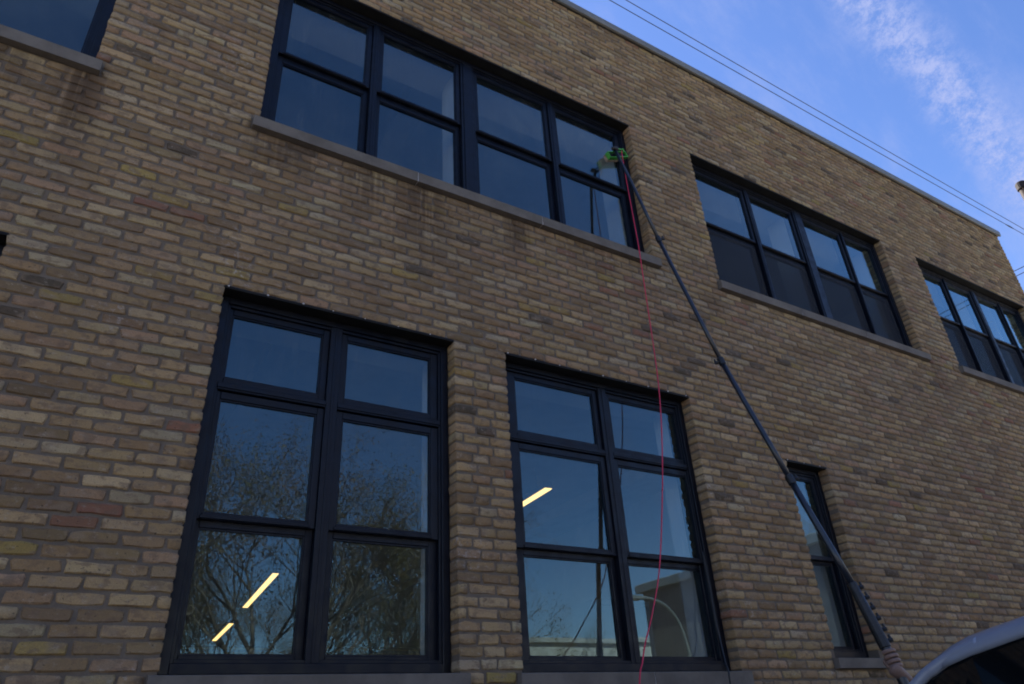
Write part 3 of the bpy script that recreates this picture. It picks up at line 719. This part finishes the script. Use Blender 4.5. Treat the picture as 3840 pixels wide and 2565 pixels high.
def car():
    X0 = 3.2
    o = empty('parked_car', (X0, -3.1, 0), 'pale silver car at the lower right corner with dark side glass', 'car')
    # lower body: lofted stations from nose to tail
    st = [(-.70, .55, .42, .70), (-.76, .80, .34, .84), (-.95, .91, .28, .95), (-1.4, .945, .27, 1.02), (-1.72, .95, .26, 1.075), (-2.5, .95, .26, 1.09), (-3.5, .95, .26, 1.10), (-4.7, .95, .27, 1.11), (-5.25, .92, .3, 1.09), (-5.46, .86, .36, 1.0), (-5.54, .72, .45, .82)]
    sec = [(-.80, 0.), (-.97, .10), (-1.0, .34), (-1.0, .70), (-.975, .90), (-.90, .985), (-.60, 1.01), (0, 1.03), (.60, 1.01), (.90, .985), (.975, .90), (1.0, .70), (1.0, .34), (.97, .10), (.80, 0.)]
    v = []; f = []; n = len(sec)
    for y, hw, za, zb in st:
        for a, b in sec: v.append((X0 + a * hw, y, za + b * (zb - za)))
    for i in range(len(st) - 1):
        for k in range(n - 1): f.append((i * n + k, i * n + k + 1, (i + 1) * n + k + 1, (i + 1) * n + k))
        f.append((i * n + n - 1, i * n, (i + 1) * n, (i + 1) * n + n - 1))
    f.append(tuple(range(n))); f.append(tuple((len(st) - 1) * n + k for k in reversed(range(n))))
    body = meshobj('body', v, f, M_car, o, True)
    # roof: rail line, crown
    ry = [-2.335, -2.40, -2.465, -2.552, -2.668, -2.85, -3.2, -3.6, -4.3, -4.9, -5.15]
    rz = [1.690, 1.706, 1.722, 1.738, 1.760, 1.785, 1.815, 1.83, 1.82, 1.775, 1.735]
    cr = [(0, 0), (-.004, .013), (.004, .028), (.020, .040), (.06, .050), (.2, .060), (.45, .067), (.70, .069)]
    half = [(2.5 - X0 + a, b) for a, b in cr]; full = half + [(-a, b) for a, b in half[-2::-1]]
    v = []; f = []; n = len(full)
    for i, (y, z) in enumerate(zip(ry, rz)):
        t = .55 if i == 0 else (.9 if i == 1 else 1)
        for a, b in full: v.append((X0 + a, y + (.10 * (1 - (a / .7) ** 2) if y > -2.6 else 0), z + b * t))
    for i in range(len(ry) - 1):
        for k in range(n - 1): f.append((i * n + k, i * n + k + 1, (i + 1) * n + k + 1, (i + 1) * n + k))
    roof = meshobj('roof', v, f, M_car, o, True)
    md = roof.modifiers.new('t', 'SOLIDIFY'); md.thickness = .012; md.offset = -1
    # pillars
    for sx in (-1, 1):
        e = lambda x: X0 + sx * (X0 - x)
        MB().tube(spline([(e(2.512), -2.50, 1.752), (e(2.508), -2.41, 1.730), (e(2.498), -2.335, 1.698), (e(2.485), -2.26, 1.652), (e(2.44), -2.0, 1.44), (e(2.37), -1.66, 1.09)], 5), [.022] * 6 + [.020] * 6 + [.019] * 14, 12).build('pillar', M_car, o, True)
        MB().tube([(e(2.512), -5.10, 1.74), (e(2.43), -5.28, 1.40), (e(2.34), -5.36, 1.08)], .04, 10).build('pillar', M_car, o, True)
        # side glass: one tinted sheet with a dark post
        g = MB(); top = [(-2.30, 1.668), (-2.335, 1.688), (-2.465, 1.722), (-2.668, 1.760), (-3.2, 1.815), (-3.6, 1.83), (-4.3, 1.82), (-4.9, 1.775), (-5.12, 1.735)]
        bot = [-1.72, -1.9, -2.2, -2.6, -3.2, -3.6, -4.3, -4.9, -5.30]
        gv = [(e(2.505), y, z) for y, z in top] + [(e(2.335), y, 1.08) for y in bot]; k = len(top)
        g.add(gv, [(i, i + 1, k + i + 1, k + i) for i in range(k - 1)]); sg = g.build('side_glass', M_cglass, o)
        md = sg.modifiers.new('t', 'SOLIDIFY'); md.thickness = .006
        for y in (-3.35, -4.35): MB().add([(e(2.500), y, 1.822), (e(2.500), y - .07, 1.822), (e(2.325), y - .05, 1.08), (e(2.325), y + .05, 1.08)], [(0, 1, 2, 3)]).build('window_post', M_black, o)
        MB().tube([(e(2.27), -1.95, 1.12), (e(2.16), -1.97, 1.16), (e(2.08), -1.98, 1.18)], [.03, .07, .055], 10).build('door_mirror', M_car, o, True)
        for y in (-2.05, -3.35, -4.5): MB().box(*sorted((e(2.2505), e(2.2475))), y - .004, y + .004, .42, 1.02).build('door_gap', M_black, o)
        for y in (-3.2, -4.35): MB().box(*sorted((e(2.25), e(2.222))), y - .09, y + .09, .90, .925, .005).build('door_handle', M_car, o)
        MB().box(*sorted((e(2.34), e(2.72))), -.80, -.725, .72, .84, .02).build('headlight', M_lens, o)
        MB().box(*sorted((e(2.36), e(2.60))), -5.53, -5.44, .82, 1.0, .02).build('tail_light', M_redlens, o)
        for y in (-1.5, -4.45):
            w = MB().tube([(e(2.235), y, .355), (e(2.25), y, .355), (e(2.45), y, .355)], [.30, .355, .355], 28).build('wheel', M_tyre, o, True)
            MB().tube([(e(2.228), y, .355), (e(2.245), y, .355)], [.225, .235], 24).build('rim', M_rim, w)
            MB().tube([(e(2.243), y, .36), (e(2.30), y, .36)], .43, 28).build('wheel_arch', M_black, o)
    # windscreen and rear window
    for name, (yt, zt, yb, zb), bow in (('windscreen', (-2.31, 1.702, -1.66, 1.09), .14), ('rear_window', (-5.16, 1.73, -5.40, 1.10), -.06)):
        g = MB(); nx = 12; v = []
        for j in range(5):
            t = j / 4
            for i in range(nx + 1):
                u = i / nx * 2 - 1; hw = (.688 + (.80 - .688) * t); v.append((X0 + u * hw, yt + (yb - yt) * t + bow * (1 - u * u), zt + (zb - zt) * t + .012 * (1 - u * u)))
        g.add(v, [(j * (nx + 1) + i, j * (nx + 1) + i + 1, (j + 1) * (nx + 1) + i + 1, (j + 1) * (nx + 1) + i) for j in range(4) for i in range(nx)])
        q = g.build(name, M_cglass, o, True); md = q.modifiers.new('t', 'SOLIDIFY'); md.thickness = .006
    MB().box(X0 - .5, X0 + .5, -.725, -.69, .45, .66, .015).build('grille', M_black, o)
    local(o); o.location.x += .05
car()

# ------------------------------------------------------------------ wires, poles and the pipe beyond the corner
M_wire = simple('wire', (.02, .02, .022), .6, .4, 0, .2, 3); M_wood = simple('weathered_wood_pole', (.10, .075, .055), .9, .2, 0, .3, 3, .4)
M_rust = simple('rusty_dark_pipe', (.018, .008, .006), .7, .4, 0, .4, 6, .2); M_galv = simple('galvanised_steel', (.33, .34, .34), .45, .5, .6, .1, 5)
def wire(a, b, sag, label, r=.012, group=None, n=28, kink=None):
    a, b = Vector(a), Vector(b); pts = [a + (b - a) * (i / n) + Vector((0, 0, -4 * sag * (i / n) * (1 - i / n))) for i in range(n + 1)]
    m = MB().tube(pts, r, 6); o = m.build('overhead_wire', M_wire, None, True)
    if kink is not None:
        p = pts[kink]; d = (pts[kink + 1] - p).normalized(); MB().tube([p - d * .25, p, p + d * .25], [r * 1.2, r * 2.4, r * 1.2], 6).build('splice', M_wire, o)
    tag(o, label, 'wire', group)
wire((-26, 3, 16.66), (47, 3, 15.20), .35, 'upper of the two wires running along above the roof', .009)
wire((-26, 3, 16.12), (47, 3, 14.93), .30, 'lower of the two wires running along above the roof', .009, kink=19)
wire((23.1, 14.8, 13.55), (29.0, -9.3, 16.15), .0, 'upper short wire right of the building corner', .013)
wire((23.15, 14.8, 13.40), (29.05, -9.3, 15.95), .0, 'lower short wire right of the building corner', .013)
def utility_pole(x, y, h, label, arm=(1, 0)):
    o = empty('utility_pole', (x, y, 0), label, 'utility pole')
    MB().tube([(x, y, -.3), (x, y, h)], [.17, .11], 14).build('shaft', M_wood, o, True)
    A = Vector((arm[0], arm[1], 0)) * 1.1; z = h - .45
    MB().tube([Vector((x, y, z)) - A, Vector((x, y, z)) + A], .055, 8).build('crossarm', M_wood, o)
    for k in (-.9, -.45, .45, .9): MB().tube([Vector((x, y, z + .05)) + A * k, Vector((x, y, z + .2)) + A * k], [.03, .045], 8).build('insulator', M_galv, o)
    local(o)
utility_pole(47, 3, 16.0, 'utility pole far right along the roof wires', (0, 1)); utility_pole(-26, 3, 17.2, 'utility pole far left along the roof wires', (0, 1))
utility_pole(23.1, 14.9, 14.3, 'utility pole behind the building', (1, 0)); utility_pole(29.0, -9.4, 16.7, 'tall utility pole across the yard', (1, .3))
MAST = (18.15, -6.93, 7.6)
for k, (z, sg_) in enumerate(((13.2, .5), (12.6, .55), (11.2, .6))):
    wire((MAST[0], MAST[1], MAST[2] - k * .16), (29, -9.4, z), sg_, ['highest', 'middle', 'lowest'][k] + ' wire rising across the yard, mirrored in the windows', .009)
def pipe():
    x, y, z = 15.02, .03, 10.93
    o = empty('capped_pipe', (x, y, 0), 'dark capped pipe against the sky at the right edge', 'pipe')
    MB().tube([(x, y, -.2), (x, y, z - .12)], .078, 18).build('shaft', M_rust, o, True)
    MB().tube([(x, y, z - .17), (x, y, z - .16), (x, y, z - .03), (x, y, z)], [.085, .102, .102, .085], 18).build('cap', M_rust, o)
    local(o)
pipe()

# ------------------------------------------------------------------ across the yard: what the windows mirror
def leaf_mat(name, cs):
    m = NT(name, .7, .2); r = m.n('ShaderNodeObjectInfo'); f = m.noise(1.3, 3, .6); g = m.noise(11, 2, .5)
    c = m.mix(m.rng(f, .35, .65), cs[0], cs[1]); m.color(m.mix(m.rng(g, .5, .7, 0, .7), c, cs[2])); return m.m
M_bark = simple('bark', (.17, .14, .115), .95, .1, 0, .35, 7, .5)
M_leafA = leaf_mat('autumn_leaves_brown', ((.15, .092, .045), (.20, .115, .06), (.11, .095, .045)))
M_leafB = leaf_mat('autumn_leaves_olive', ((.12, .11, .05), (.16, .125, .055), (.09, .09, .042)))
M_leafC = leaf_mat('autumn_leaves_yellow', ((.19, .15, .04), (.13, .11, .035), (.10, .06, .03)))
def tree(x, y, h, spread, leaves, nleaf, label, seed, group='trees across the yard'):
    rg = random.Random(seed); o = empty('tree', (x, y, 0), label, 'tree', group); tr = MB(); tips = []
    def grow(p, d, ln, r, lev):
        n = 4; pts = [p]; q = p; dd = d
        for i in range(n):
            dd = (dd + Vector((rg.uniform(-.22, .22), rg.uniform(-.22, .22), rg.uniform(-.06, .20)))).normalized(); q = q + dd * ln / n; pts.append(q)
        tr.tube(pts, [r * (1 - .55 * i / n) for i in range(n + 1)], 7 if lev < 2 else 4, False)
        if lev >= 4:
            tips.extend(pts[1:]); return
        if lev >= 2: tips.append(pts[-1]); tips.append(pts[2])
        k = [5, 4, 4, 3][lev]
        for i in range(k):
            b = pts[rg.choice([2, 3, 4]) if i else 4]; a = rg.uniform(0, 6.28); tilt = rg.uniform(.45, 1.0)
            side = Vector((math.cos(a), math.sin(a), 0)); nd = (dd * math.cos(tilt) + side * math.sin(tilt) * spread + Vector((0, 0, .15))).normalized()
            grow(b, nd, ln * rg.uniform(.60, .82), r * .52, lev + 1)
    grow(Vector((x, y, -.1)), Vector((rg.uniform(-.06, .06), rg.uniform(-.06, .06), 1)), h * .30, h * .0085, 0)
    tr.build('trunk', M_bark, o, True)
    v = np.zeros((nleaf * 4, 3)); T = np.array([tuple(t) for t in tips]); g = np.random.default_rng(seed)
    c = T[g.integers(0, len(T), nleaf)] + g.normal(0, .17, (nleaf, 3)); a = g.normal(0, 1, (nleaf, 3)); a /= np.linalg.norm(a, axis=1)[:, None]; b = np.cross(a, g.normal(0, 1, (nleaf, 3))); b /= np.linalg.norm(b, axis=1)[:, None]
    s = g.uniform(.016, .038, (nleaf, 1)); v[0::4] = c - a * s; v[1::4] = c + b * s * .6; v[2::4] = c + a * s; v[3::4] = c - b * s * .6
    meshobj('crown', v, [(4 * i, 4 * i + 1, 4 * i + 2, 4 * i + 3) for i in range(nleaf)], leaves, o); local(o)
tree(0.6, -14.0, 12.0, 1.0, M_leafB, 16000, 'olive autumn tree mirrored at the left of the tall window', 11)
tree(3.4, -15.2, 13.4, 1.0, M_leafA, 16000, 'tallest brown autumn tree mirrored in the tall window', 5)
tree(5.6, -14.2, 11.4, 1.0, M_leafB, 14000, 'olive brown tree mirrored behind the centre mullion', 67)
tree(8.0, -16.4, 12.6, 1.05, M_leafA, 16000, 'thin reddish brown tree mirrored in the right panes', 23)
tree(11.2, -19, 11.2, 1.1, M_leafB, 12000, 'low spreading olive tree mirrored at the right edge', 37)
row = [o for o in col.objects if o.name.startswith('tree')]
def copy_tree(src, x, y, sc, rz):
    r = src.copy(); col.objects.link(r); r.location = (x, y, 0); r.scale = (sc, sc, sc); r.rotation_euler = (0, 0, rz)
    for c in src.children:
        q = c.copy(); col.objects.link(q); q.parent = r; q.matrix_parent_inverse = c.matrix_parent_inverse.copy()
    r['label'] = 'autumn tree in the far row behind the nearer trees'; r['group'] = 'far row of autumn trees'
for k, (x, y, sc) in enumerate(((-2.5, -21, .95), (2.0, -23, 1.0), (5.5, -22, .9), (9.0, -25, 1.0), (12.5, -24.5, .95), (4.0, -29, 1.05), (8.5, -31, 1.05), (14.0, -30, 1.0))): copy_tree(row[(k * 2 + 1) % len(row)], x, y, sc, 1.1 + k * 1.7)
tree(21.5, -25.5, 8.0, 1.1, M_leafC, 8000, 'small yellow tree in front of the pale long building', 41)
tree(31.5, -17.5, 16.5, 1.0, M_leafB, 10000, 'big olive tree mirrored in the far upper windows', 51)
M_sid = simple('grey_brown_siding', (.27, .24, .215), .85, .2, 0, .12, 2); M_trim = simple('pale_trim', (.42, .42, .41), .7, .3, 0, .1, 3)
M_pale = simple('pale_render', (.52, .51, .48), .9, .2, 0, .1, 1.2, .2); M_dkglass = simple('dark_window_glass', (.02, .025, .03), .05, .5, 0, .1, 2)
def shed(x0, x1, y0, y1, h, mat, label, nwin, door):
    o = empty('building', ((x0 + x1) / 2, (y0 + y1) / 2, 0), label, 'building')
    if nwin == 3: MB().tube([(MAST[0], MAST[1], h - 1.5), (MAST[0], MAST[1], MAST[2] + .1)], .045, 8).build('service_mast', M_galv, o)
    MB().box(x0, x1, y0, y1, 0, h, .01).build('wall', mat, o)
    MB().box(x0 - .2, x1 + .2, y0 - .2, y1 + .25, h, h + .28, .02).build('roof', M_trim, o)
    for i in range(nwin):
        c = x0 + (x1 - x0) * (i + .7) / (nwin + .4); w = MB().box(c - .75, c + .75, y1 - .05, y1 + .05, 1.6, 3.0, .01).build('window', M_trim, o)
        for k in (-.36, .36): MB().box(c + k - .32, c + k + .32, y1 + .052, y1 + .06, 1.7, 2.9).build('pane', M_dkglass, w)
    d = MB().box(door - .5, door + .5, y1 - .02, y1 + .06, 0, 2.1, .01).build('door', M_trim, o); MB().tube([(door + .35, y1 + .06, 1.0), (door + .35, y1 + .12, 1.0)], .02, 6).build('handle', M_galv, d)
    local(o)
shed(18.0, 26.0, -16.3, -7.0, 6.0, M_sid, 'grey brown flat-roofed building mirrored beside the red hose', 3, 19.3)
shed(18.0, 60.0, -44, -33, 6.6, M_pale, 'long pale building behind the yellow tree', 12, 30)
shed(-60.0, -4.0, -46, -30, 6.0, M_pale, 'low pale building at the far left of the yard', 12, -20)
def street_lamp():
    x, y = 13.05, -9.3
    o = empty('yard_lamp', (x, y, 0), 'curved arm yard lamp mirrored in the window behind the hose', 'street lamp')
    arm = spline([(x, y, 2.5), (x - .03, y, 3.2), (x - .18, y, 3.8), (x - .5, y, 4.2), (x - .95, y, 4.36), (x - 1.35, y, 4.38)], 5)
    MB().tube([(x, y, 0), (x, y, 2.5)] + arm[1:], [.07, .055] + [.045] * (len(arm) - 1), 12).build('post', M_galv, o, True)
    MB().box(x - 1.75, x - 1.3, y - .1, y + .1, 4.32, 4.42, .02).build('lamp_head', M_galv, o)
    MB().tube([(x, y, 0), (x, y, .05)], .16, 16).build('base_plate', M_galv, o); local(o)
street_lamp()
